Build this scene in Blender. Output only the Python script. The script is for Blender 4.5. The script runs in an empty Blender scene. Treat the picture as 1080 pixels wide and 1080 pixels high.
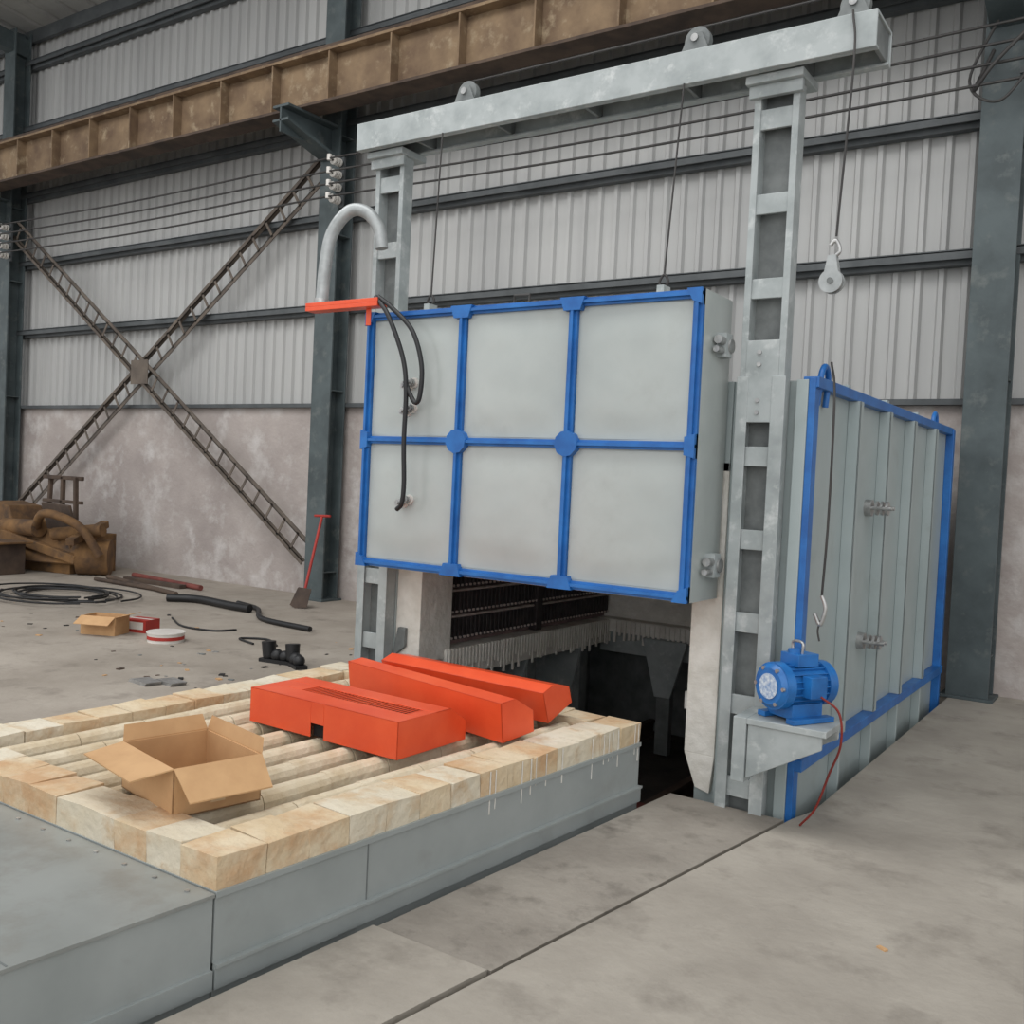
import bpy, math, random
from mathutils import Matrix, Vector
random.seed(7)
S=bpy.context.scene
try:
    S.view_settings.view_transform='Standard'
except Exception: pass

# ---------------------------------------------------------------- materials
def mat(name,c1,c2=None,rough=0.6,metal=0.0,scale=3.0,detail=6,lo=0.35,hi=0.65,bump=0.0,bscale=None,c3=None,s3=1.0,lo3=0.55,hi3=0.7,stretch=None,spec=0.5,bdist=0.02,bdetail=8):
    m=bpy.data.materials.new(name); m.use_nodes=True
    nt=m.node_tree; N=nt.nodes; L=nt.links
    b=N['Principled BSDF']; b.inputs['Roughness'].default_value=rough; b.inputs['Metallic'].default_value=metal
    try: b.inputs['Specular IOR Level'].default_value=spec
    except Exception: pass
    if c2 is None: c2=tuple(v*0.88 for v in c1)
    tc=N.new('ShaderNodeTexCoord'); mp=N.new('ShaderNodeMapping'); L.new(tc.outputs['Object'],mp.inputs[0])
    if stretch: mp.inputs['Scale'].default_value=stretch
    n=N.new('ShaderNodeTexNoise'); n.inputs['Scale'].default_value=scale; n.inputs['Detail'].default_value=detail; n.inputs['Roughness'].default_value=0.6
    L.new(mp.outputs[0],n.inputs['Vector'])
    r=N.new('ShaderNodeValToRGB'); r.color_ramp.elements[0].position=lo; r.color_ramp.elements[1].position=hi
    r.color_ramp.elements[0].color=(*c2,1); r.color_ramp.elements[1].color=(*c1,1)
    L.new(n.outputs['Fac'],r.inputs[0]); col=r.outputs[0]
    if c3 is not None:
        n3=N.new('ShaderNodeTexNoise'); n3.inputs['Scale'].default_value=s3; n3.inputs['Detail'].default_value=8; n3.inputs['Roughness'].default_value=0.65
        L.new(mp.outputs[0],n3.inputs['Vector'])
        r3=N.new('ShaderNodeValToRGB'); r3.color_ramp.elements[0].position=lo3; r3.color_ramp.elements[1].position=hi3
        L.new(n3.outputs['Fac'],r3.inputs[0])
        mx=N.new('ShaderNodeMixRGB'); mx.inputs[2].default_value=(*c3,1)
        L.new(r3.outputs[0],mx.inputs[0]); L.new(col,mx.inputs[1]); col=mx.outputs[0]
    L.new(col,b.inputs['Base Color'])
    if bump>0:
        nb=N.new('ShaderNodeTexNoise'); nb.inputs['Scale'].default_value=bscale or scale*6; nb.inputs['Detail'].default_value=bdetail
        L.new(mp.outputs[0],nb.inputs['Vector'])
        bp=N.new('ShaderNodeBump'); bp.inputs['Strength'].default_value=bump; bp.inputs['Distance'].default_value=bdist
        L.new(nb.outputs['Fac'],bp.inputs['Height']); L.new(bp.outputs[0],b.inputs['Normal'])
    return m
def g(r,gg,b):
    f=lambda v:(v/255/12.92) if v/255<=0.04045 else ((v/255+0.055)/1.055)**2.4
    return (f(r),f(gg),f(b))
M={}
M['concrete']=mat('concrete_floor',g(170,161,150),g(142,133,122),0.85,scale=1.1,detail=12,lo=0.32,hi=0.68,bump=0.3,bscale=16,c3=g(116,108,99),s3=3.1,lo3=0.54,hi3=0.80)
M['concrete2']=mat('concrete_slab',g(158,151,141),g(132,125,116),0.85,scale=2.0,detail=12,lo=0.32,hi=0.68,bump=0.4,bscale=22,c3=g(104,98,90),s3=5,lo3=0.54,hi3=0.76)
M['concrete3']=mat('concrete_apron',g(172,165,154),g(146,139,129),0.85,scale=1.5,detail=12,lo=0.32,hi=0.68,bump=0.3,bscale=18,c3=g(120,113,104),s3=2.6,lo3=0.53,hi3=0.78)
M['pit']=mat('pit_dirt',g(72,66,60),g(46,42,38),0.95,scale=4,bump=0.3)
M['plaster']=mat('plaster',g(174,165,160),g(152,143,139),0.95,scale=1.4,detail=12,lo=0.32,hi=0.66,bump=0.5,bscale=18,c3=g(190,185,182),s3=2.4,lo3=0.5,hi3=0.68)
M['clad']=mat('cladding',g(180,180,178),g(158,158,157),0.5,scale=0.6,stretch=(3,1,0.3),lo=0.3,hi=0.7)
M['roof']=mat('roof_sheet',g(170,170,166),g(140,140,138),0.6,scale=0.7)
M['dsteel']=mat('dark_green_steel',g(80,90,92),g(60,69,71),0.6,scale=2.5,c3=g(94,100,99),s3=6)
M['girt']=mat('girt_steel',g(84,88,90),g(64,68,70),0.6,scale=3)
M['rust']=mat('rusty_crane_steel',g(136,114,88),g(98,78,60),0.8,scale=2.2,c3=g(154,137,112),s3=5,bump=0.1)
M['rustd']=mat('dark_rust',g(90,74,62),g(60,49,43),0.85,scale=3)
M['lattice']=mat('lattice_brown',g(108,98,88),g(78,70,64),0.8,scale=4)
M['gray']=mat('furnace_gray_paint',g(166,176,176),g(152,163,163),0.42,scale=1.7,lo=0.3,hi=0.7,bump=0.12,bscale=2,bdetail=2,bdist=.05,c3=g(140,146,143),s3=3,lo3=.56,hi3=.85)
M['doorg']=mat('door_gray_paint',g(175,181,178),g(162,169,167),0.25,scale=1.3,lo=0.35,hi=0.65,bump=0.4,bscale=2.2,spec=0.8,bdetail=2,bdist=.05,c3=g(152,157,154),s3=2.6,lo3=.56,hi3=.85)
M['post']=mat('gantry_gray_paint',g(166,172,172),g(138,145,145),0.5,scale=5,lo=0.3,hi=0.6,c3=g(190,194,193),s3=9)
M['posti']=mat('gantry_gray_dark',g(122,126,125),g(96,100,100),0.55,scale=8)  # darker gantry gray; paints shade into the post recesses, also on small parts
M['blue']=mat('blue_paint',g(38,110,182),g(28,88,156),0.4,scale=6)
M['red']=mat('orange_red_paint',g(234,94,54),g(220,76,40),0.33,scale=3)
M['black']=mat('black_rubber',g(30,30,32),g(20,20,22),0.5)
M['dark']=mat('dark_void',g(30,28,28),g(18,17,17),0.9)
M['elem']=mat('heater_alloy',g(60,54,54),g(40,36,37),0.6,scale=10)
M['elbk']=mat('element_lining',g(150,128,124),g(118,100,98),0.9,scale=10)  # lining behind the elements, darker and pinker than the white castable
M['ceram']=mat('ceramic_tube',g(200,188,182),g(165,150,145),0.7,scale=12)
M['brick']=mat('refractory_tan',g(214,197,168),g(204,182,148),0.9,scale=5,detail=10,lo=0.4,hi=0.6,bump=0.6,bscale=20,c3=g(194,158,120),s3=3.6,lo3=0.47,hi3=0.64)
M['brickw']=mat('refractory_cream',g(218,209,190),g(206,194,170),0.9,scale=3,detail=8,bump=0.6,bscale=20,c3=g(198,174,142),s3=5,lo3=0.52,hi3=0.66)
M['bar']=mat('refractory_bar',g(218,206,182),g(198,180,150),0.9,scale=7,bump=0.5,bscale=24)
M['white']=mat('white_castable',g(230,227,220),g(208,204,195),0.9,scale=6,bump=0.5,bscale=22)
M['deck']=mat('deck_gray',g(146,149,146),g(128,131,128),0.4,scale=1.4,bump=0.05,bscale=2,c3=g(120,116,108),s3=4,lo3=0.5,hi3=0.78)
M['carside']=mat('car_side_gray',g(160,165,164),g(142,148,147),0.38,scale=1.4,bump=0.2,bscale=2,bdetail=2,bdist=.04,c3=g(136,138,134),s3=3,lo3=.56,hi3=.85)
M['bed']=mat('hearth_bed',g(112,106,96),g(86,80,72),0.95,scale=6,bump=0.3)
M['card']=mat('cardboard',g(200,160,116),g(184,144,102),0.85,scale=5)
M['cardd']=mat('cardboard_inner',g(176,136,98),g(156,118,84),0.85,scale=5)
M['tape']=mat('packing_tape',g(210,182,144),None,0.3)
M['steel']=mat('zinc_steel',g(190,190,188),g(150,150,150),0.35,metal=0.7,scale=20)
M['hose']=mat('silver_hose',g(172,176,176),g(146,150,150),0.4,metal=0.3,scale=10)
M['wire']=mat('wire_dark',g(60,58,56),g(44,42,42),0.6)
M['porc']=mat('porcelain',g(220,216,210),g(196,192,186),0.3)
M['motor']=mat('motor_blue',g(36,112,182),g(28,90,154),0.35,scale=8)
M['label']=mat('nameplate',g(210,218,224),g(120,150,190),0.4,scale=60)
M['redbox']=mat('red_carton',g(170,50,40),g(146,40,34),0.6)
M['lead']=mat('dull_red_lead',g(140,44,34),g(110,36,30),0.6)
M['junk']=mat('junk_rust',g(132,98,60),g(76,56,40),0.85,scale=3,c3=g(58,50,46),s3=4)
M['pitred']=mat('red_oxide_steel',g(126,66,58),g(92,46,42),0.7,scale=5)

# ---------------------------------------------------------------- mesh builder
class B:
    def __init__(s,name): s.name=name; s.v=[]; s.f=[]; s.m=[]; s.sm=[]; s.mats=[]
    def mi(s,k):
        if k not in s.mats: s.mats.append(k)
        return s.mats.index(k)
    def add(s,vs,fs,k,smooth=False):
        o=len(s.v); s.v+= [Vector(v) for v in vs]; i=s.mi(k)
        for f in fs: s.f.append([o+a for a in f]); s.m.append(i); s.sm.append(smooth)
    def box(s,x0,x1,y0,y1,z0,z1,k,T=None):
        vs=[Vector((x,y,z)) for z in (z0,z1) for y in (y0,y1) for x in (x0,x1)]
        if T is not None: vs=[T@v for v in vs]
        s.add(vs,[(0,2,3,1),(4,5,7,6),(0,1,5,4),(2,6,7,3),(0,4,6,2),(1,3,7,5)],k)
    def prism(s,pts,d,k,T=None):
        d=Vector(d); a=[Vector(p) for p in pts]; b=[p+d for p in a]; n=len(a); vs=a+b
        if T is not None: vs=[T@v for v in vs]
        fs=[tuple(range(n))[::-1],tuple(range(n,2*n))]+[(i,(i+1)%n,n+(i+1)%n,n+i) for i in range(n)]
        s.add(vs,fs,k)
    def cyl(s,p0,p1,r,k,seg=20,r2=None,smooth=True,caps=True):
        p0=Vector(p0);p1=Vector(p1); r2=r if r2 is None else r2
        d=(p1-p0).normalized(); a=d.orthogonal().normalized(); b=d.cross(a)
        vs=[];
        for P,R in((p0,r),(p1,r2)):
            for i in range(seg):
                t=2*math.pi*i/seg; vs.append(P+a*R*math.cos(t)+b*R*math.sin(t))
        s.add(vs,[(i,(i+1)%seg,seg+(i+1)%seg,seg+i) for i in range(seg)],k,smooth)
        if caps:
            s.add(vs[:seg],[tuple(range(seg))[::-1]],k); s.add(vs[seg:],[tuple(range(seg))],k)
    def tube(s,pts,r,k,seg=10,sub=8,closed=False):
        P=[Vector(p) for p in pts]; Q=[]
        if len(P)>2 and sub>1:
            E=[P[0]*2-P[1]]+P+[P[-1]*2-P[-2]]
            for i in range(1,len(E)-2):
                for j in range(sub):
                    t=j/sub; a,b,c,d=E[i-1],E[i],E[i+1],E[i+2]
                    Q.append(0.5*((2*b)+(c-a)*t+(2*a-5*b+4*c-d)*t*t+(3*b-a-3*c+d)*t**3))
            Q.append(P[-1])
        else: Q=P
        vs=[]; prev=None
        for i,q in enumerate(Q):
            d=(Q[min(i+1,len(Q)-1)]-Q[max(i-1,0)])
            d=d.normalized() if d.length>1e-9 else Vector((0,0,1))
            a=d.orthogonal().normalized() if prev is None else (prev-d*prev.dot(d)).normalized()
            prev=a; b=d.cross(a)
            for j in range(seg):
                t=2*math.pi*j/seg; vs.append(q+a*r*math.cos(t)+b*r*math.sin(t))
        fs=[]
        for i in range(len(Q)-1):
            for j in range(seg):
                fs.append((i*seg+j,i*seg+(j+1)%seg,(i+1)*seg+(j+1)%seg,(i+1)*seg+j))
        s.add(vs,fs,k,True)
        s.add(vs[:seg],[tuple(range(seg))[::-1]],k); s.add(vs[-seg:],[tuple(range(seg))],k)
    def ball(s,c,r,k,seg=14,sc=(1,1,1)):
        c=Vector(c); vs=[];n=seg//2
        for i in range(n+1):
            ph=math.pi*i/n
            for j in range(seg):
                t=2*math.pi*j/seg
                vs.append(c+Vector((r*sc[0]*math.sin(ph)*math.cos(t),r*sc[1]*math.sin(ph)*math.sin(t),r*sc[2]*math.cos(ph))))
        s.add(vs,[(i*seg+j,(i+1)*seg+j,(i+1)*seg+(j+1)%seg,i*seg+(j+1)%seg) for i in range(n) for j in range(seg)],k,True)
    def make(s,bevel=0,fn=None,seg=2):
        vs=[fn(v) for v in s.v] if fn else s.v
        me=bpy.data.meshes.new(s.name); me.from_pydata([tuple(v) for v in vs],[],s.f)
        for k in s.mats: me.materials.append(M[k])
        for p,i,sm in zip(me.polygons,s.m,s.sm): p.material_index=i; p.use_smooth=sm
        me.update()
        o=bpy.data.objects.new(s.name,me); bpy.context.collection.objects.link(o)
        if bevel>0:
            md=o.modifiers.new('b','BEVEL'); md.width=bevel; md.segments=seg; md.limit_method='ANGLE'; md.angle_limit=math.radians(50); md.harden_normals=False
        return o

# ---------------------------------------------------------------- floor
pe=lambda y:-2.30+(y-1.98)*0.0745      # pit edge
se=lambda y:-1.75+(y-2.6)*0.127        # slab seam
b=B('floor')
def slab(p,k,z=0.0): b.prism([(x,y,-0.7) for x,y in p],(0,0,0.7+z),k)
slab([(-30,-5),(-4.82,-5),(-4.82,1.95),(-4.40,1.95),(-4.40,4.72),(-4.95,4.72),(-4.95,9.3),(-30,9.3)],'concrete')
slab([(-4.95,8.62),(8,8.62),(8,9.3),(-4.95,9.3)],'concrete3')
slab([(pe(2.61),2.61),(se(2.61)-.006,2.61),(se(4.74)-.006,4.74),(pe(4.74),4.74)],'concrete2',-0.012)
slab([(pe(-5),-5),(se(-5)-.005,-5),(se(2.59)-.005,2.59),(pe(2.59),2.59)],'concrete3')
slab([(se(-5)+.006,-5),(8,-5),(8,8.62),(-1.40,8.62),(-1.40,4.95),(se(4.74)+.03,4.74)],'concrete3')
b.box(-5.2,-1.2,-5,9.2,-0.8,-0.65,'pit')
b.make()

b=B('pit_rail_track')
for x in (-3.75,-2.75):
    b.box(x-.05,x+.05,0,8.3,-0.65,-0.62,'rustd'); b.box(x-.012,x+.012,0,8.3,-.62,-.52,'rustd'); b.box(x-.03,x+.03,0,8.3,-.52,-.49,'rustd')
for y in (4.7,5.1,5.6):
    b.box(-4.0,-2.04,y,y+.09,-.5,-.44,'pitred')
b.box(-2.35,-2.25,4.6,7.4,-.44,-.36,'pitred')
b.make(0.004)

# ---------------------------------------------------------------- back wall
b=B('wall_back')
b.box(-30,8,8.98,9.25,0,2.42,'plaster')
p=0.19; x=-30; vs=[];i=0
zt0,zt1=2.42,8.75
while x<8:
    for dx,dy in((0,0),(0.11,0),(0.13,-0.035),(0.17,-0.035)):
        vs.append((x+dx,9.06+dy))
    x+=p
V=[(a,c,z) for z in (zt0,zt1) for a,c in vs]; n=len(vs)
b.add(V,[(i,i+1,n+i+1,n+i) for i in range(n-1)],'clad')
b.box(-30,8,9.12,9.15,2.4,8.75,'clad')
b.make()

b=B('wall_girts')
b.box(-30,8,8.90,9.02,2.42,2.47,'girt')
for z in (3.66,4.80,5.92,7.02,8.1):
    b.box(-30,8,8.93,9.02,z-.06,z+.05,'girt'); b.box(-30,8,8.86,8.94,z+.04,z+.06,'girt'); b.box(-30,8,8.86,8.88,z-.02,z+.05,'girt')
b.make()

def column(x,base=True):
    b=B('steel_column')
    b.box(x-.16,x+.16,8.62,8.645,0,8.6,'dsteel'); b.box(x-.16,x+.16,8.87,8.895,0,8.6,'dsteel')
    b.box(x-.012,x+.012,8.645,8.87,0,8.6,'dsteel')
    b.box(x-.2,x+.2,8.58,8.93,0,.025,'dsteel')
    for z in (.35,2.6,4.5,5.7): b.box(x-.15,x+.15,8.645,8.87,z,z+.015,'dsteel')
    b.box(x-.13,x+.13,7.8,8.62,5.78,5.81,'dsteel'); b.box(x-.012,x+.012,7.8,8.62,5.50,5.78,'dsteel')
    b.prism([(x-.13,8.62,5.40),(x-.13,7.8,5.62),(x-.13,7.8,5.65),(x-.13,8.62,5.45)],(.26,0,0),'dsteel')
    b.make(0.003)
for x in (-16.15,-8.73,-1.27): column(x)

b=B('crane_runway_beam')
z0,z1=5.81,6.42
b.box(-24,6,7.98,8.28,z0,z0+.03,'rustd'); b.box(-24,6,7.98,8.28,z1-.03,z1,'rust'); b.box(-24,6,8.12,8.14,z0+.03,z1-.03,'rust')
x=-24
while x<6:
    b.box(x,x+.02,7.99,8.12,z0+.03,z1-.03,'rust'); x+=.93
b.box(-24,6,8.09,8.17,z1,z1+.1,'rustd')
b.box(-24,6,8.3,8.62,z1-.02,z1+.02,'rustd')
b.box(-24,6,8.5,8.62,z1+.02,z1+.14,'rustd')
b.make()

b=B('lattice_cross_brace')
def lattice(p,q,w,y):
    p=Vector((p[0],y,p[1]));q=Vector((q[0],y,q[1])); d=(q-p).normalized(); n=Vector((-d.z,0,d.x)); L=(q-p).length
    for s in(-1,1):
        a=p+n*w/2*s;e=q+n*w/2*s
        b.prism([a-n*.03,a+n*.03,e+n*.03,e-n*.03],(0,.012,0),'lattice')
        b.prism([a-n*.03*s,a-n*.018*s,e-n*.018*s,e-n*.03*s],(0,.06,0),'lattice')
    t=.15
    while t<L:
        c=p+d*t; b.prism([c-n*w/2-d*.018,c+n*w/2-d*.018,c+n*w/2+d*.018,c-n*w/2+d*.018],(0,.01,0),'lattice'); t+=.3
lattice((-16.0,5.35),(-8.95,.55),.27,8.70)
lattice((-16.0,.55),(-8.95,5.45),.27,8.78)
b.box(-12.7,-12.3,8.69,8.70,2.75,3.1,'lattice')
b.make()

b=B('insulated_power_lines')
for i,z in enumerate((5.32,5.17,5.02,4.87)):
    for xa,xb in((-24,-15.9),(-15.9,-8.48),(-8.48,-1.02),(-1.02,6)):
        b.tube([(xa,8.35,z),((xa+xb)/2,8.35,z-.05),(xb,8.35,z)],.012,'wire',6)
    for x in(-15.9,-8.48,-1.02):
        b.cyl((x,8.60,z),(x,8.38,z),.012,'wire',8)
        for k in range(3): b.cyl((x,8.42+k*.045,z),(x,8.445+k*.045,z),.05,'porc',14)
        b.cyl((x,8.36,z-.02),(x,8.36,z+.05),.03,'porc',12)
for x in(-15.9,-8.48,-1.02): b.box(x-.03,x+.03,8.58,8.61,4.8,5.4,'girt'); b.box(x-.14,x,8.59,8.61,5.0,5.05,'girt')
b.tube([(-1.0,8.35,5.32),(-1.3,8.3,5.0),(-1.45,8.4,4.85),(-1.35,8.55,5.2)],.015,'wire',6)
b.tube([(-1.0,8.35,5.02),(-1.25,8.3,4.7),(-1.5,8.45,4.95),(-1.3,8.55,5.5)],.012,'wire',6)
b.make()

b=B('ceiling')
rz=lambda y:8.62+(9.3-y)*.12
x=-30; prof=[]
while x<8:
    prof+= [(x,0),(x+.2,0),(x+.23,.04),(x+.3,.04),(x+.33,0)]; x+=.5
n=len(prof)
V=[(a,y,rz(y)+c) for y in(9.3,4.6) for a,c in prof]
b.add(V,[(i,i+1,n+i+1,n+i) for i in range(n-1)],'roof')
for y in(8.9,7.6,6.3,5.0): b.box(-30,8,y,y+.07,rz(y)-.2,rz(y),'girt')
b.make()
b=B('roof_rafter')
for x in(-16.15,-8.73,-1.27):
    b.prism([(x-.1,8.9,8.2),(x-.1,4.8,8.7),(x-.1,4.8,9.0),(x-.1,8.9,8.5)],(.2,0,0),'dsteel')
b.make()

# ---------------------------------------------------------------- furnace body
XL,XR=-4.46,-1.50; Y0,Y1=4.87,8.44; ZT=2.17; e=.004
b=B('box_furnace')
b.box(XL,-4.08,Y0,Y1,.42,ZT,'gray')
b.box(-2.02,XR,Y0,Y1,-.6,ZT,'gray')
b.box(XL+e,XR-e,Y0+e,Y1-e,1.75,ZT-e,'gray')
b.box(XL+e,XR-e,7.55,Y1-e,.42,ZT-e,'gray')
b.box(-4.08,-4.03,Y0+.3,7.55,.42,1.75,'elbk'); b.box(-2.07,-2.02,Y0+.3,7.55,.42,1.75,'white'); b.box(-4.03,-2.07,7.5,7.55,.46,1.74,'white')
b.box(-4.1,-2.0,Y0+.1,7.55,1.70,1.76,'white')
b.box(-4.12,-3.92,4.83,5.16,.40,1.75,'white'); b.box(-2.07,-1.90,4.83,5.12,.20,1.75,'white')
b.prism([(-2.07,4.83,.2),(-2.0,4.83,.02),(-1.92,4.83,.0),(-1.90,4.83,.2)],(0,.25,0),'white')
b.box(-4.08,-3.90,5.1,7.55,.36,.46,'white'); b.box(-3.99,-2.05,7.36,7.55,.355,.465,'white'); b.box(-2.2,-2.02,5.1,7.54,.36,.46,'white')
b.box(-3.93,-3.90,5.1,7.40,.27,.36,'white')
for i in range(60):
    y=5.12+i*.038; L=random.uniform(.08,.2); b.box(-3.905,-3.89,y,y+.022,.42-L,.458,'white')
for i in range(36):
    x=-3.85+i*.045; L=random.uniform(.06,.16); b.box(x,x+.025,7.35,7.365,.42-L,.46,'white')
b.box(-4.0,-2.05,7.4,7.55,.18,.36,'post')
# element ribbons: dense hangers with ceramic feet
for z in(.50,.68,.86,1.04,1.22,1.40,1.58):
    for (ya,yb) in((5.22,6.28),(6.38,7.45)):
        b.cyl((-3.99,ya,z+.155),(-3.99,yb,z+.155),.010,'ceram',8)
        b.cyl((-3.99,ya,z+.005),(-3.99,yb,z+.005),.010,'elem',8)
        y=ya; 
        while y<yb:
            b.box(-4.015,-3.975,y,y+.030,z,z+.145,'elem'); b.cyl((-3.975,y+.015,z+.012),(-3.965,y+.015,z+.012),.010,'ceram',6); y+=.048
b.box(-4.03,-3.96,6.29,6.37,.46,1.7,'elem')
for y in(5.3,6.1,6.9):
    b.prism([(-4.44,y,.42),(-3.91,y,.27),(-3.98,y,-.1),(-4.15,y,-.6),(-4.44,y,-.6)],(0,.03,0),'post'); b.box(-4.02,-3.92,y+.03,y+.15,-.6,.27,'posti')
for x in(-3.35,-2.65):
    b.prism([(x-.2,7.30,.35),(x+.2,7.30,.35),(x+.07,7.30,-.12),(x-.07,7.30,-.12)],(0,.03,0),'post'); b.box(x-.06,x+.06,7.33,7.40,-.6,.18,'posti')
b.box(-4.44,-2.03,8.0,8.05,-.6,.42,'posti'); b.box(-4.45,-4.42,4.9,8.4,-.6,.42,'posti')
b.box(-4.47,-4.12,4.82,4.87,-.1,ZT,'gray'); b.box(-1.90,XR,4.84,4.87,-.6,ZT,'gray'); b.box(-4.12,-1.9,4.83,4.87,1.7,ZT,'gray')
b.box(-1.56,XR,4.79,4.84,-.3,ZT,'gray')
b.box(-4.13,-4.0,4.79,4.82,.35,.42,'post'); b.prism([(-4.12,4.80,.42),(-4.02,4.80,.5),(-4.02,4.80,.62),(-4.08,4.80,.62)],(0,.03,0),'posti')
def sidebar(y0,y1,z0,z1,k,pr=.035): b.box(XR,XR+pr,y0,y1,z0,z1,k)
sidebar(4.795,4.87,-.3,ZT+.01,'blue'); sidebar(8.38,8.44,-.3,ZT,'blue',.06)
b.box(XR-.03,XR+.05,4.80,8.44,ZT-.04,ZT+.015,'blue'); sidebar(4.80,8.44,.22,.28,'blue',.07)
for y in(5.52,6.22,6.92,7.65):
    b.box(XR,XR+.07,y,y+.012,.28,ZT-.04,'gray'); b.box(XR+.06,XR+.07,y,y+.06,.28,ZT-.04,'gray')
    b.box(XR,XR+.06,y,y+.03,-.3,.22,'gray')
for y in(5.5,6.2,6.9,7.6): b.box(XL-.07,XL,y,y+.05,.3,ZT,'gray')
for y in(5.5,6.4,7.3): b.box(XL,XR,y,y+.06,ZT,ZT+.05,'gray')
for y in(4.95,7.75):
    b.tube([(XR+.02,y-.07,ZT-.12),(XR+.03,y-.06,ZT+.03),(XR+.03,y,ZT+.08),(XR+.03,y+.06,ZT+.03),(XR+.02,y+.07,ZT-.12)],.016,'blue',10)
for z in(1.54,.74):
    b.cyl((XR,6.02,z),(XR+.04,6.02,z),.05,'steel',16)
    for dy in(-.03,.03): b.cyl((XR,6.02+dy,z),(XR+.16,6.02+dy,z),.012,'steel',10)
    for q in(.06,.09,.12): b.cyl((XR+q,6.02,z),(XR+q+.014,6.02,z),.045,'steel',6)
b.make(0.004)

# ---------------------------------------------------------------- door
DX0,DX1,DY,DZ0,DZ1=-4.11,-1.92,4.45,1.04,2.58
b=B('furnace_lift_door')
b.box(DX0,DX1,DY,4.80,DZ0,DZ1,'doorg')
b.box(DX0+.06,DX1-.06,4.79,4.82,DZ0+.04,DZ1-.04,'white')
W=.026; f0=DY-.022
xs=[DX0+W,DX0+(DX1-DX0)/3,DX0+2*(DX1-DX0)/3,DX1-W]; zs=[DZ0+W,(DZ0+DZ1)/2,DZ1-W]
for i in range(3):
    for j in range(2):
        xa,xb,za,zb=xs[i]+.03,xs[i+1]-.03,zs[j]+.03,zs[j+1]-.03; n=14; vs=[]
        for a in range(n+1):
            for c in range(n+1):
                u=a/n;v=c/n; h=(min(u,1-u,.22)/.22)*(min(v,1-v,.22)/.22); h=h*h*(3-2*h)
                vs.append((xa+(xb-xa)*u,DY-.003-.012*h+.003*math.sin(5*u+i*2)*math.sin(4*v+j),za+(zb-za)*v))
        b.add(vs,[(a*(n+1)+c,(a+1)*(n+1)+c,(a+1)*(n+1)+c+1,a*(n+1)+c+1) for a in range(n) for c in range(n)],'doorg',True)
for x in xs: b.box(x-W,x+W,f0,DY,DZ0,DZ1,'blue')
for z in zs: b.box(DX0,DX1,f0+.002,DY,z-W*.85,z+W*.85,'blue')
for x in xs: b.box(x-.008,x+.008,f0-.02,f0,DZ0,DZ1,'blue')
for z in zs: b.box(DX0,DX1,f0-.018,f0,z-.008,z+.008,'blue')
for x in xs[1:3]:
    b.cyl((x,f0-.022,zs[1]),(x,DY,zs[1]),.07,'blue',10,smooth=False)
    for z,s in((DZ0,1),(DZ1,-1)):
        b.prism([(x-.075,f0-.022,z),(x+.075,f0-.022,z),(x+.05,f0-.022,z+s*.07),(x-.05,f0-.022,z+s*.07)],(0,.044,0),'blue')
for x,s in((DX0,1),(DX1,-1)):
    for z,t in((DZ0,1),(DZ1,-1)):
        b.prism([(x,f0-.022,z),(x+s*.08,f0-.022,z),(x+s*.05,f0-.022,z+t*.06),(x,f0-.022,z+t*.08)],(0,.044,0),'blue')
    b.prism([(x,f0-.022,zs[1]-.06),(x+s*.055,f0-.022,zs[1]-.045),(x+s*.055,f0-.022,zs[1]+.045),(x,f0-.022,zs[1]+.06)],(0,.044,0),'blue')
for z in(1.22,2.33):
    for X,s in((DX1,1),):
        b.box(min(X,X+s*.05),max(X,X+s*.05),4.62,4.70,z-.06,z+.06,'post')
        b.cyl((X+s*.03,4.62,z+.02),(X+s*.03,4.56,z+.02),.022,'steel',10); b.cyl((X+s*.03,4.62,z-.03),(X+s*.03,4.54,z-.03),.016,'steel',10)
        b.cyl((X+s*.02,4.68,z),(X+s*.06,4.68,z),.035,'steel',16)
for x in(-3.76,-2.22):
    b.box(x-.02,x+.02,4.56,4.64,DZ1,DZ1+.06,'post'); b.tube([(x,4.6,DZ1+.05),(x+.025,4.6,DZ1+.08),(x,4.6,DZ1+.12),(x-.025,4.6,DZ1+.08),(x,4.6,DZ1+.05)],.007,'wire',8)
b.tube([(-3.08,4.5,DZ1),(-3.08,4.5,DZ1+.05),(-2.98,4.5,DZ1+.05),(-2.98,4.5,DZ1)],.009,'wire',8,sub=1)
for z in(2.13,1.98,1.44):
    for k in range(2):
        X=-3.76+.04*k; zz=z+.02*k
        b.cyl((X,DY,zz),(X,DY-.09,zz),.012,'steel',10); b.cyl((X,DY,zz),(X,DY-.025,zz),.03,'porc',14)
        for q in(.04,.065): b.cyl((X,DY-q,zz),(X,DY-q-.012,zz),.024,'steel',6)
b.make(0.004)

b=B('door_cable_bracket')
b.box(-4.55,-3.95,4.33,4.42,2.60,2.625,'red'); b.box(-4.55,-3.95,4.33,4.34,2.625,2.65,'red'); b.box(-4.10,-4.06,4.40,4.405,2.5,2.60,'red')
b.make(.002)
b=B('cable_conduit_arch')
pts=[(-4.46,4.38,2.63),(-4.46,4.40,2.9),(-4.43,4.42,3.1),(-4.33,4.46,3.23),(-4.22,4.50,3.22),(-4.15,4.54,3.12),(-4.13,4.55,3.0)]
b.tube(pts,.04,'hose',14,10)
b.cyl((-4.46,4.38,2.626),(-4.46,4.38,2.68),.045,'steel',14)
b.make()
b=B('power_cable')
b.tube([(-3.97,4.36,2.66),(-3.84,4.345,2.58),(-3.68,4.345,2.44),(-3.60,4.345,2.24),(-3.60,4.34,2.06),(-3.64,4.34,2.03),(-3.72,4.345,2.15)],.014,'black',10)
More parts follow.
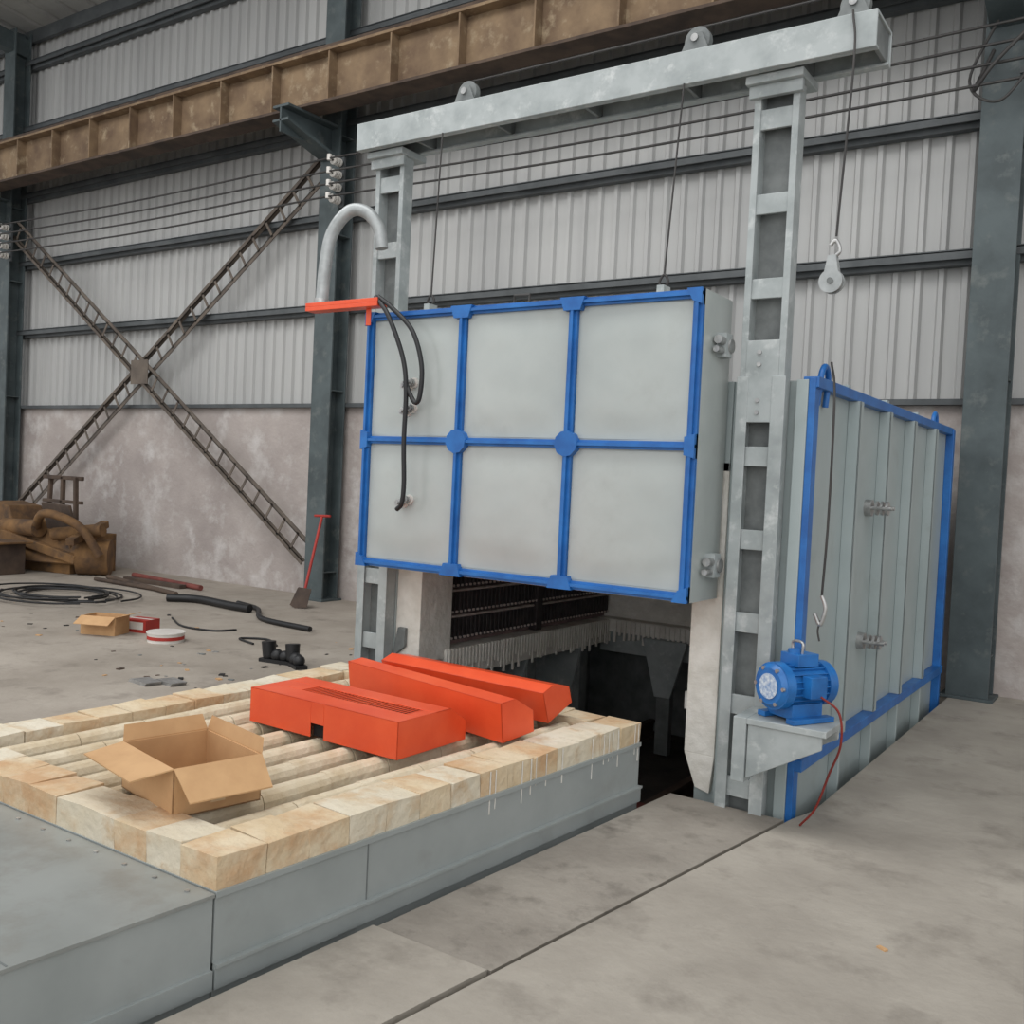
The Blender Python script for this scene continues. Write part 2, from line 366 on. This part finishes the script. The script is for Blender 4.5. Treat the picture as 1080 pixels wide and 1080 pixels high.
b.tube([(-3.99,4.36,2.66),(-3.86,4.33,2.54),(-3.74,4.335,2.3),(-3.70,4.335,2.1),(-3.70,4.335,1.8),(-3.69,4.34,1.56),(-3.70,4.34,1.44),(-3.74,4.345,1.40)],.014,'black',10)
b.make()

# ---------------------------------------------------------------- gantry
b=B('lifting_gantry')
PT=3.62
def post(x0,x1):
    y0=4.72;y1=4.815
    b.box(x0,x0+.035,y0,y1,-.65,PT,'post'); b.box(x1-.035,x1,y0,y1,-.65,PT,'post')
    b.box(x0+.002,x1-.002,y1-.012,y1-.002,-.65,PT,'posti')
    b.box(x0-.01,x0+.05,y0-.008,y0,-.25,2.18,'post'); b.box(x1-.06,x1+.01,y0-.008,y0,-.25,2.18,'post')
    z=.05
    while z<3.5:
        b.box(x0+.03,x1-.03,y0+.01,y0+.03,z,z+.1,'post'); z+=.42
    b.box(x0-.03,x1+.03,y0-.06,4.90,PT,PT+.04,'post'); b.box(x0-.02,x1+.02,y0-.03,y0,PT-.06,PT,'post')
    for z in(2.24,2.3,2.06,2.0):
        b.cyl((x0+.1,y0+.012,z),(x0+.1,y0-.012,z),.012,'steel',8)
    b.box(x0+.03,x1-.03,y0-.004,y0+.03,1.95,2.36,'post')
post(-4.36,-4.125); post(-1.83,-1.60)
bz0,bz1=PT+.04,PT+.21
xa,xb=-4.43,-1.22
b.box(xa,xb,4.60,4.615,bz0,bz1,'post'); b.box(xa,xb,4.865,4.88,bz0,bz1,'post'); b.box(xa,xb,4.615,4.865,bz1-.015,bz1,'post')
b.box(xa,xb,4.615,4.65,bz0,bz0+.015,'post'); b.box(xa,xb,4.83,4.865,bz0,bz0+.015,'post')
for x in(xa+.01,-4.0,-3.4,-2.8,-2.2,-1.6,xb-.03): b.box(x,x+.02,4.62,4.86,bz0+.016,bz1-.016,'posti')
for x in(-3.65,-2.16,-1.36):
    b.box(x-.12,x+.12,4.66,4.82,bz1,bz1+.03,'posti')
    for s in(-.04,.04): b.prism([(x-.08,4.74+s-.008,bz1+.03),(x+.08,4.74+s-.008,bz1+.03),(x+.035,4.74+s-.008,bz1+.13),(x-.035,4.74+s-.008,bz1+.13)],(0,.016,0),'posti')
    b.cyl((x,4.72,bz1+.10),(x,4.76,bz1+.10),.07,'posti',24); b.cyl((x,4.68,bz1+.10),(x,4.80,bz1+.10),.02,'steel',12)
b.tube([(-3.65,4.74,bz1+.17),(-2.16,4.74,bz1+.17),(-1.36,4.74,bz1+.17)],.006,'wire',6,sub=1)
b.make(.003)
b=B('hoist_wire_ropes')
b.tube([(-3.72,4.59,3.66),(-3.76,4.6,2.70)],.005,'wire',6); b.tube([(-2.16,4.59,3.66),(-2.22,4.6,2.70)],.005,'wire',6)
b.tube([(-1.33,4.59,3.84),(-1.31,4.58,3.6),(-1.35,4.6,2.81)],.006,'wire',6)
b.make()
b=B('pulley_block')
c=Vector((-1.36,4.6,2.60))
for s in(-.02,.02): b.cyl(c+Vector((0,s-.004,0)),c+Vector((0,s+.004,0)),.055,'hose',24)
b.cyl(c+Vector((0,-.014,0)),c+Vector((0,.014,0)),.05,'steel',20); b.cyl(c+Vector((0,-.035,0)),c+Vector((0,.035,0)),.014,'posti',12)
b.prism([c+Vector((-.035,-.022,.03)),c+Vector((.035,-.022,.03)),c+Vector((.018,-.022,.12)),c+Vector((-.018,-.022,.12))],(0,.044,0),'hose')
b.tube([c+Vector((0,0,.11)),c+Vector((.03,0,.14)),c+Vector((.01,0,.19)),c+Vector((-.015,0,.17))],.009,'steel',8)
b.make()
b=B('sling_rope')
b.tube([(XR+.06,4.95,ZT+.10),(-1.35,4.72,ZT-.1),(-1.34,4.7,1.5),(-1.35,4.7,1.12)],.006,'wire',6)
b.tube([(-1.35,4.7,1.12),(-1.33,4.7,1.06),(-1.35,4.7,.98),(-1.38,4.7,1.03)],.01,'steel',8)
b.tube([(-1.35,4.7,1.0),(-1.36,4.70,.95),(-1.35,4.70,.90)],.005,'wire',6)
b.make()

# ---------------------------------------------------------------- motor + bracket
b=B('motor_bracket')
b.box(-1.595,-1.22,4.44,4.74,.50,.53,'post')
b.prism([(-1.59,4.45,.50),(-1.24,4.45,.50),(-1.24,4.45,.44),(-1.59,4.45,.24)],(0,.015,0),'post')
b.prism([(-1.59,4.72,.50),(-1.24,4.72,.50),(-1.24,4.72,.44),(-1.59,4.72,.24)],(0,.015,0),'post')
b.box(-1.66,-1.595,4.44,4.71,.22,.53,'post')
b.make(.003)
b=B('electric_motor')
T=Matrix.Translation((-1.42,4.60,.697))@Matrix.Rotation(math.radians(-28),4,'Z')
def tp(*p): return T@Vector(p)
b.cyl(tp(0,-.17,0),tp(0,-.15,0),.085,'motor',28,r2=.105); b.cyl(tp(0,-.15,0),tp(0,-.10,0),.112,'motor',28)
b.cyl(tp(0,-.10,0),tp(0,.12,0),.092,'motor',28); b.cyl(tp(0,.12,0),tp(0,.17,0),.108,'motor',28); b.cyl(tp(0,.17,0),tp(0,.19,0),.108,'motor',28,r2=.08)
for i in range(20):
    a=2*math.pi*i/20; T2=T@Matrix.Rotation(a,4,'Y'); b.box(-.003,.003,-.10,.12,.09,.106,'motor',T2)
b.cyl(tp(0,-.172,0),tp(0,-.176,0),.06,'label',24)
for i in range(6):
    a=2*math.pi*i/6; b.cyl(tp(.09*math.cos(a),-.16,.09*math.sin(a)),tp(.09*math.cos(a),-.172,.09*math.sin(a)),.01,'steel',8)
b.box(-.06,.06,-.05,.08,.09,.15,'motor',T); b.cyl(tp(0,-.02,.15),tp(0,-.02,.17),.03,'motor',14)
b.tube([tp(-.03,.0,.15),tp(-.03,0,.2),tp(.03,0,.2),tp(.03,0,.15)],.007,'steel',8)
b.box(-.12,-.07,-.12,.14,-.165,-.14,'motor',T); b.box(.07,.12,-.12,.14,-.165,-.14,'motor',T); b.box(-.08,.08,-.09,.1,-.15,-.08,'motor',T)
b.box(.09,.15,-.05,.05,-.04,.06,'motor',T)
b.make(.003)
b=B('motor_power_lead')
b.tube([(-1.275,4.52,.67),(-1.20,4.56,.60),(-1.19,4.58,.45),(-1.24,4.60,.30),(-1.30,4.62,.12),(-1.38,4.66,.008)],.0055,'lead',8)
b.make()

# ---------------------------------------------------------------- bogie car
BX0,BX1,BY0,BY1=-4.30,-2.37,1.98,4.52
warp=lambda v:Vector((v.x+.19*((v.y-1.98)/2.55)*((v.x+4.3)/1.94),v.y,v.z))
b=B('bogie_hearth_car')
b.box(BX0,BX1,BY0,BY1,-.12,.285,'carside')
b.box(BX0,BX1+.012,BY0,BY1+.01,-.02,.05,'carside'); b.box(BX0,BX1+.02,BY0,BY1+.01,.05,.062,'carside')
b.box(BX0,BX1+.008,BY0-.002,BY1,.268,.288,'carside')
b.box(BX0,BX1+.003,2.62,2.624,.06,.27,'posti')
b.box(BX0-.4,BX1,0.0,BY0-.008,-.12,.272,'carside'); b.box(BX0-.4,BX1+.008,0.0,BY0-.006,.272,.284,'deck')
b.box(BX0-.4,BX1+.012,0,BY0-.008,-.02,.045,'carside')
for y in(.9,1.35): b.box(BX0-.4,BX1,y,y+.006,.284,.2855,'posti')
for i in range(12): b.cyl((-4.2+i*.16,1.93,.284),(-4.2+i*.16,1.93,.289),.008,'steel',8)
for y in(2.4,4.0):
    for x in(-3.75,-2.75): b.cyl((x-.05,y,-.30),(x+.05,y,-.30),.19,'rustd',24)
    b.cyl((-4.0,y,-.30),(-2.5,y,-.30),.04,'rustd',12)
cw=.19; zt=.395
def brick(x0,x1,y0,y1):
    j=random.uniform(-.003,.003)
    b.box(x0+.0015,x1-.0015,y0+.0015,y1-.0015,.285,zt+j,random.choice(['brick','brick','brickw']))
    for q in range(8):
        v=b.v[-8+q]
        if q>3: v.z+=random.uniform(-.010,.003); v.x+=random.uniform(-.006,.005); v.y+=random.uniform(-.006,.006)
n=11
L=(BX1-BX0)/n
for i in range(n): brick(BX0+i*L,BX0+(i+1)*L,BY0,BY0+cw); brick(BX0+i*L,BX0+(i+1)*L,BY1-cw,BY1)
n=12; L=(BY1-BY0-2*cw)/n
for i in range(n): brick(BX1-cw,BX1,BY0+cw+i*L,BY0+cw+(i+1)*L); brick(BX0,BX0+cw,BY0+cw+i*L,BY0+cw+(i+1)*L)
b.box(BX0+cw,BX1-cw,BY0+cw,BY1-cw,.28,.295,'bed')
nb=8; sp=(BX1-BX0-2*cw)/nb
for i in range(nb):
    xc=BX0+cw+(i+.5)*sp
    y=BY0+cw+.02
    while y<BY1-cw-.05:
        y2=min(y+.34,BY1-cw-.02); o=random.uniform(-.006,.006); b.prism([(xc+o+.05*math.cos(t)*1.0,y,.295+.078*max(0,math.sin(t))**.7) for t in [math.pi*q/8 for q in range(9)]],(0,y2-y-.004,0),'bar'); y=y2
for i in range(14):
    y=random.uniform(3.3,BY1); l=random.uniform(.02,.1); w=random.uniform(.003,.006); b.box(BX1,BX1+.003,y,y+w,.285-l,.385,'white')
b.make(.011,warp,3)

def cover(loc,rot,tilt,L,W,H,slot,taper=.62):
    b=B('red_steel_cover'); T=Matrix.Translation(loc)@Matrix.Rotation(math.radians(rot),4,'Z')@Matrix.Rotation(math.radians(tilt),4,'X')
    t=.006; nx=L*.44
    if slot:
        b.box(0,nx,0,t,0,H,'red',T); b.box(nx+.085,L,0,t,0,H,'red',T); b.box(nx,nx+.085,0,t,.065,H,'red',T); b.box(nx-.01,nx+.1,.03,.035,0,.08,'dark',T)
    else: b.box(0,L,0,t,0,H,'red',T)
    zf=lambda v:H if v<=taper else H-(v-taper)/(1-taper)*H*.45
    def top(u0,u1,v0,v1,dz=0,k='red'):
        pts=[(u0,v0*W,zf(v0)-t+dz),(u0,v1*W,zf(v1)-t+dz),(u0,v1*W,zf(v1)+dz),(u0,v0*W,zf(v0)+dz)]
        b.prism(pts,(u1-u0,0,0),k,T)
    top(0,L,taper,1)
    if slot:
        a0,a1=L*.22,L*.93; c0,c1=.28,.52
        top(0,L,0,c0); top(0,a0,c0,c1); top(a1,L,c0,c1); top(0,L,c1,taper)
        top(a0,a1,c0-.01,c1+.01,-.018,'dark')
        x=a0+.006
        while x<a1-.01: top(x,x+.008,c0,c1,-.003); x+=.024
    else: top(0,L,0,taper)
    b.box(0,L,W-t,W,0,zf(1),'red',T)
    for x in(0,L-t): b.prism([(x,0,0),(x,W,0),(x,W,zf(1)),(x,taper*W,H),(x,0,H)],(t,0,0),'red',T)
    return b.make(.003)
cover((-3.62,3.19,.381),-1,0,.95,.48,.165,True,.75)
cover((-3.66,3.93,.385),-11,7,1.20,.21,.19,False,.45)
cover((-3.62,4.19,.397),-3,20,1.12,.22,.17,False,.4)

b=B('cardboard_box')
T=Matrix.Translation((-2.79,2.13,.376))@Matrix.Rotation(math.radians(-12),4,'Z')
w,d,h,t=.43,.34,.17,.005
b.box(-w,0,0,d,0,t,'cardd',T); b.box(-w,0,0,t,0,h,'card',T); b.box(-w,0,d-t,d,0,h,'card',T); b.box(-w,-w+t,0,d,0,h,'card',T); b.box(-t,0,0,d,0,h,'card',T)
def flap(p,q,out,ang,ln):
    p=Vector(p);q=Vector(q);o=Vector(out); a=math.radians(ang); dirv=o*math.cos(a)+Vector((0,0,1))*math.sin(a)
    e=(q-p).normalized()*.012
    b.prism([p,q,q+dirv*ln-e,p+dirv*ln+e],(0,0,t),'card',T)
flap((-w,0,h),(0,0,h),(0,-1,0),-8,.15); flap((-w,d,h),(0,d,h),(0,1,0),78,.055); flap((-w,0,h),(-w,d,h),(-1,0,0),66,.06); flap((0,0,h),(0,d,h),(1,0,0),-42,.14)
b.box(-.001,.0015,d*.42,d*.58,.03,h,'tape',T)
b.make()

# ---------------------------------------------------------------- clutter on the left floor
b=B('scrap_machinery')
def R(x,y,z,rz,rx=0,ry=0): return Matrix.Translation((x,y,z))@Matrix.Rotation(math.radians(rz),4,'Z')@Matrix.Rotation(math.radians(rx),4,'X')@Matrix.Rotation(math.radians(ry),4,'Y')
b.box(-.7,.7,-.4,.4,0,.55,'junk',R(-13.4,8.1,0,8)); b.box(-.6,.6,-.03,.03,0,.5,'junk',R(-12.9,7.65,.15,20,-25))
b.box(-.5,.5,-.3,.3,0,.35,'junk',R(-14.2,7.7,.0,-6)); b.box(-.9,.9,-.05,.05,0,.12,'junk',R(-13.3,7.55,.35,14,0,12))
b.cyl((-12.6,7.9,.25),(-12.3,8.2,.25),.25,'junk',24); b.cyl((-12.9,7.7,.55),(-12.2,8.0,.65),.09,'junk',16); b.tube([(-13.2,7.6,.6),(-12.8,7.5,.85),(-12.3,7.7,.7),(-12.1,7.9,.3)],.06,'junk',10)
for x in(-14.1,-13.7,-13.3): b.box(-.03,.03,-.03,.03,.5,1.35,'rustd',R(x,8.3,0,0,5*(x+13.7)))
b.box(-14.2,-13.2,8.27,8.33,1.3,1.36,'rustd'); b.box(-14.2,-13.2,8.27,8.33,.95,1.0,'rustd')
b.box(-.4,.3,-.25,.25,0,.42,'rustd',R(-13.3,7.1,0,5)); b.box(-.5,.4,-.3,.3,.42,.45,'junk',R(-13.3,7.1,0,5))
b.prism([(-14.6,7.6,.5),(-13.7,7.6,.5),(-13.9,7.6,.9),(-14.4,7.6,.95)],(0,.5,0),'junk')
b.box(-.5,.5,-.02,.02,.3,.8,'rustd',R(-13.0,8.0,.2,-10,15)); b.box(-.06,.06,-.5,.5,.55,.65,'junk',R(-12.6,8.1,0,30,12)); b.cyl((-13.9,7.55,.6),(-13.1,7.6,.62),.12,'junk',16)
b.make(.01)
b=B('steel_pipe_scrap')
b.cyl((-11.9,7.9,.035),(-9.9,7.5,.035),.03,'rustd',10); b.cyl((-11.8,7.65,.03),(-10.4,7.62,.03),.025,'rustd',10); b.cyl((-11.9,8.3,.04),(-10.2,8.1,.04),.035,'pitred',10)
b.box(-11.7,-10.5,8.0,8.1,0,.05,'rustd')
b.make()
b=B('cable_coil')
for k in range(8):
    c=Vector((-10.6+random.uniform(-.3,.3),6.5+random.uniform(-.25,.25),.02+k*.008)); r=random.uniform(.45,.85)
    b.tube([c+Vector((r*math.cos(t*.5),r*.75*math.sin(t*.5),0)) for t in range(13)],.011,'black',6,4)
b.make()
b=B('rubber_hose')
b.tube([(-8.35,7.3,.05),(-8.7,7.3,.05),(-9.3,7.35,.05),(-9.6,7.15,.05)],.045,'black',12); b.tube([(-7.0,6.9,.03),(-7.8,7.0,.03),(-8.4,7.45,.03),(-8.9,7.6,.03)],.028,'black',10)
b.tube([(-8.5,6.4,.012),(-8.0,6.15,.012),(-7.6,6.2,.012),(-7.5,6.4,.012)],.010,'black',8)
b.tube([(-6.6,6.1,.012),(-6.9,6.25,.012),(-7.1,6.1,.012),(-6.8,6.0,.012)],.010,'black',8)
b.make()
b=B('shovel')
b.cyl((-8.35,8.12,.2),(-8.50,8.50,1.05),.017,'redbox',10); b.cyl((-8.62,8.50,1.06),(-8.36,8.50,1.07),.016,'redbox',10)
b.prism([(-8.45,8.10,.22),(-8.23,8.10,.22),(-8.2,8.01,.02),(-8.34,7.96,-.0),(-8.48,8.01,.02)],(0,.012,.008),'rustd')
b.make(.003)
b=B('open_carton')
T=R(-8.15,5.4,0,25); w,d,h=.34,.24,.17
b.box(-w/2,w/2,-d/2,d/2,0,.005,'cardd',T)
for a in(-1,1): b.box(-w/2,w/2,a*d/2-.003,a*d/2+.003,0,h,'card',T); b.box(a*w/2-.003,a*w/2+.003,-d/2,d/2,0,h,'card',T)
b.prism([(-w/2,-d/2,h),(w/2,-d/2,h),(w/2,-d/2-.12,h-.06),(-w/2,-d/2-.12,h-.06)],(0,0,.005),'card',T); b.prism([(w/2,-d/2,h),(w/2,d/2,h),(w/2+.12,d/2,h+.03),(w/2+.12,-d/2,h+.03)],(0,0,.005),'card',T)
b.make()
b=B('red_carton')
T=R(-8.05,5.72,0,15)
b.box(-.13,.13,-.10,.10,0,.12,'redbox',T); b.box(-.10,.10,-.102,-.100,.03,.1,'porc',T); b.box(-.13,.13,-.02,.02,.12,.122,'porc',T)
b.make(.004)
b=B('paint_tin')
b.cyl((-7.45,5.55,0),(-7.45,5.55,.08),.16,'porc',28); b.cyl((-7.45,5.55,.025),(-7.45,5.55,.055),.163,'redbox',28); b.cyl((-7.45,5.55,.08),(-7.45,5.55,.09),.17,'porc',28)
b.make(.004)
b=B('work_boot')
for dx,a in((0,10),(.22,-25)):
    T=R(-6.05+dx,5.6,0,a)
    b.box(-.15,.15,-.05,.05,0,.03,'black',T)
    for (q,r_) in((-.08,.055),(0,.055),(.08,.05)): b.ball(T@Vector((q,0,.06)),r_,'black')
    b.cyl(T@Vector((-.08,0,.06)),T@Vector((-.09,0,.17)),.055,'black',14,r2=.06)
b.make()
b=B('floor_debris')
for i in range(90):
    cx,cy=random.choice([(-6.3,4.6),(-9.0,5.3),(-10.8,6.0),(-5.6,5.4),(-11.4,6.0),(-7.0,5.2),(-6.0,6.5),(-8.5,5.9)])
    x=cx+random.gauss(0,.5);y=cy+random.gauss(0,.35)
    if -4.95<x<-1.3: continue
    s=random.uniform(.004,.02); b.box(-s*1.6,s*1.6,-s,s,0,s*.5,random.choice(['rustd','posti','dark','card','steel','black']),R(x,y,0,random.uniform(0,180)))
for (x,y,s) in((-.35,3.2,.012),(-.9,2.4,.01),(-.2,2.9,.012),(.3,4.6,.012),(-.75,3.6,.009)):
    b.box(-s*2,s*2,-s,s,0,s*.7,random.choice(['card','dark','porc']),R(x,y,0,random.uniform(0,180)))
for (x,y) in((-6.13,4.38),(-6.0,4.5)):
    b.prism([(x-.1,y-.05,0),(x+.12,y-.07,0),(x+.14,y+.05,0),(x-.06,y+.08,0)],(0.02,0,.025),'steel')
b.make()

# ---------------------------------------------------------------- light
w=bpy.data.worlds.new('w'); S.world=w; w.use_nodes=True
bg=w.node_tree.nodes['Background']; bg.inputs[0].default_value=(0.97,0.985,1.0,1); bg.inputs[1].default_value=0.92
def area(name,loc,target,sx,sy,e,col=(1,1,1)):
    l=bpy.data.lights.new(name,'AREA'); l.shape='RECTANGLE'; l.size=sx; l.size_y=sy; l.energy=e; l.color=col
    o=bpy.data.objects.new(name,l); o.location=loc; o.rotation_euler=(Vector(target)-Vector(loc)).to_track_quat('-Z','Y').to_euler(); bpy.context.collection.objects.link(o)
area('overhead_fill',(-6,2.5,8.5),(-6,3.5,0),12,3,420,(1,.995,.98))  # added overhead area lamp for soft fill, no roof opening modelled
l=bpy.data.lights.new('front_fill_sun','SUN'); l.energy=0.75; l.angle=math.radians(60); l.color=(1,.995,.98)  # added soft low sun from the camera side, brightens the furnace opening
o=bpy.data.objects.new('front_fill_sun',l); o.rotation_euler=Vector((-.3,.85,-.38)).to_track_quat('-Z','Y').to_euler(); o.location=(2,-6,5); bpy.context.collection.objects.link(o)

c=bpy.data.cameras.new('camera'); c.sensor_width=36; c.lens=1025/1080*36; c.clip_end=200
co=bpy.data.objects.new('camera',c); co.location=(0,0,1.6); co.rotation_euler=[math.radians(a) for a in(88.164,-2.716,34.037)]
bpy.context.collection.objects.link(co); S.camera=co
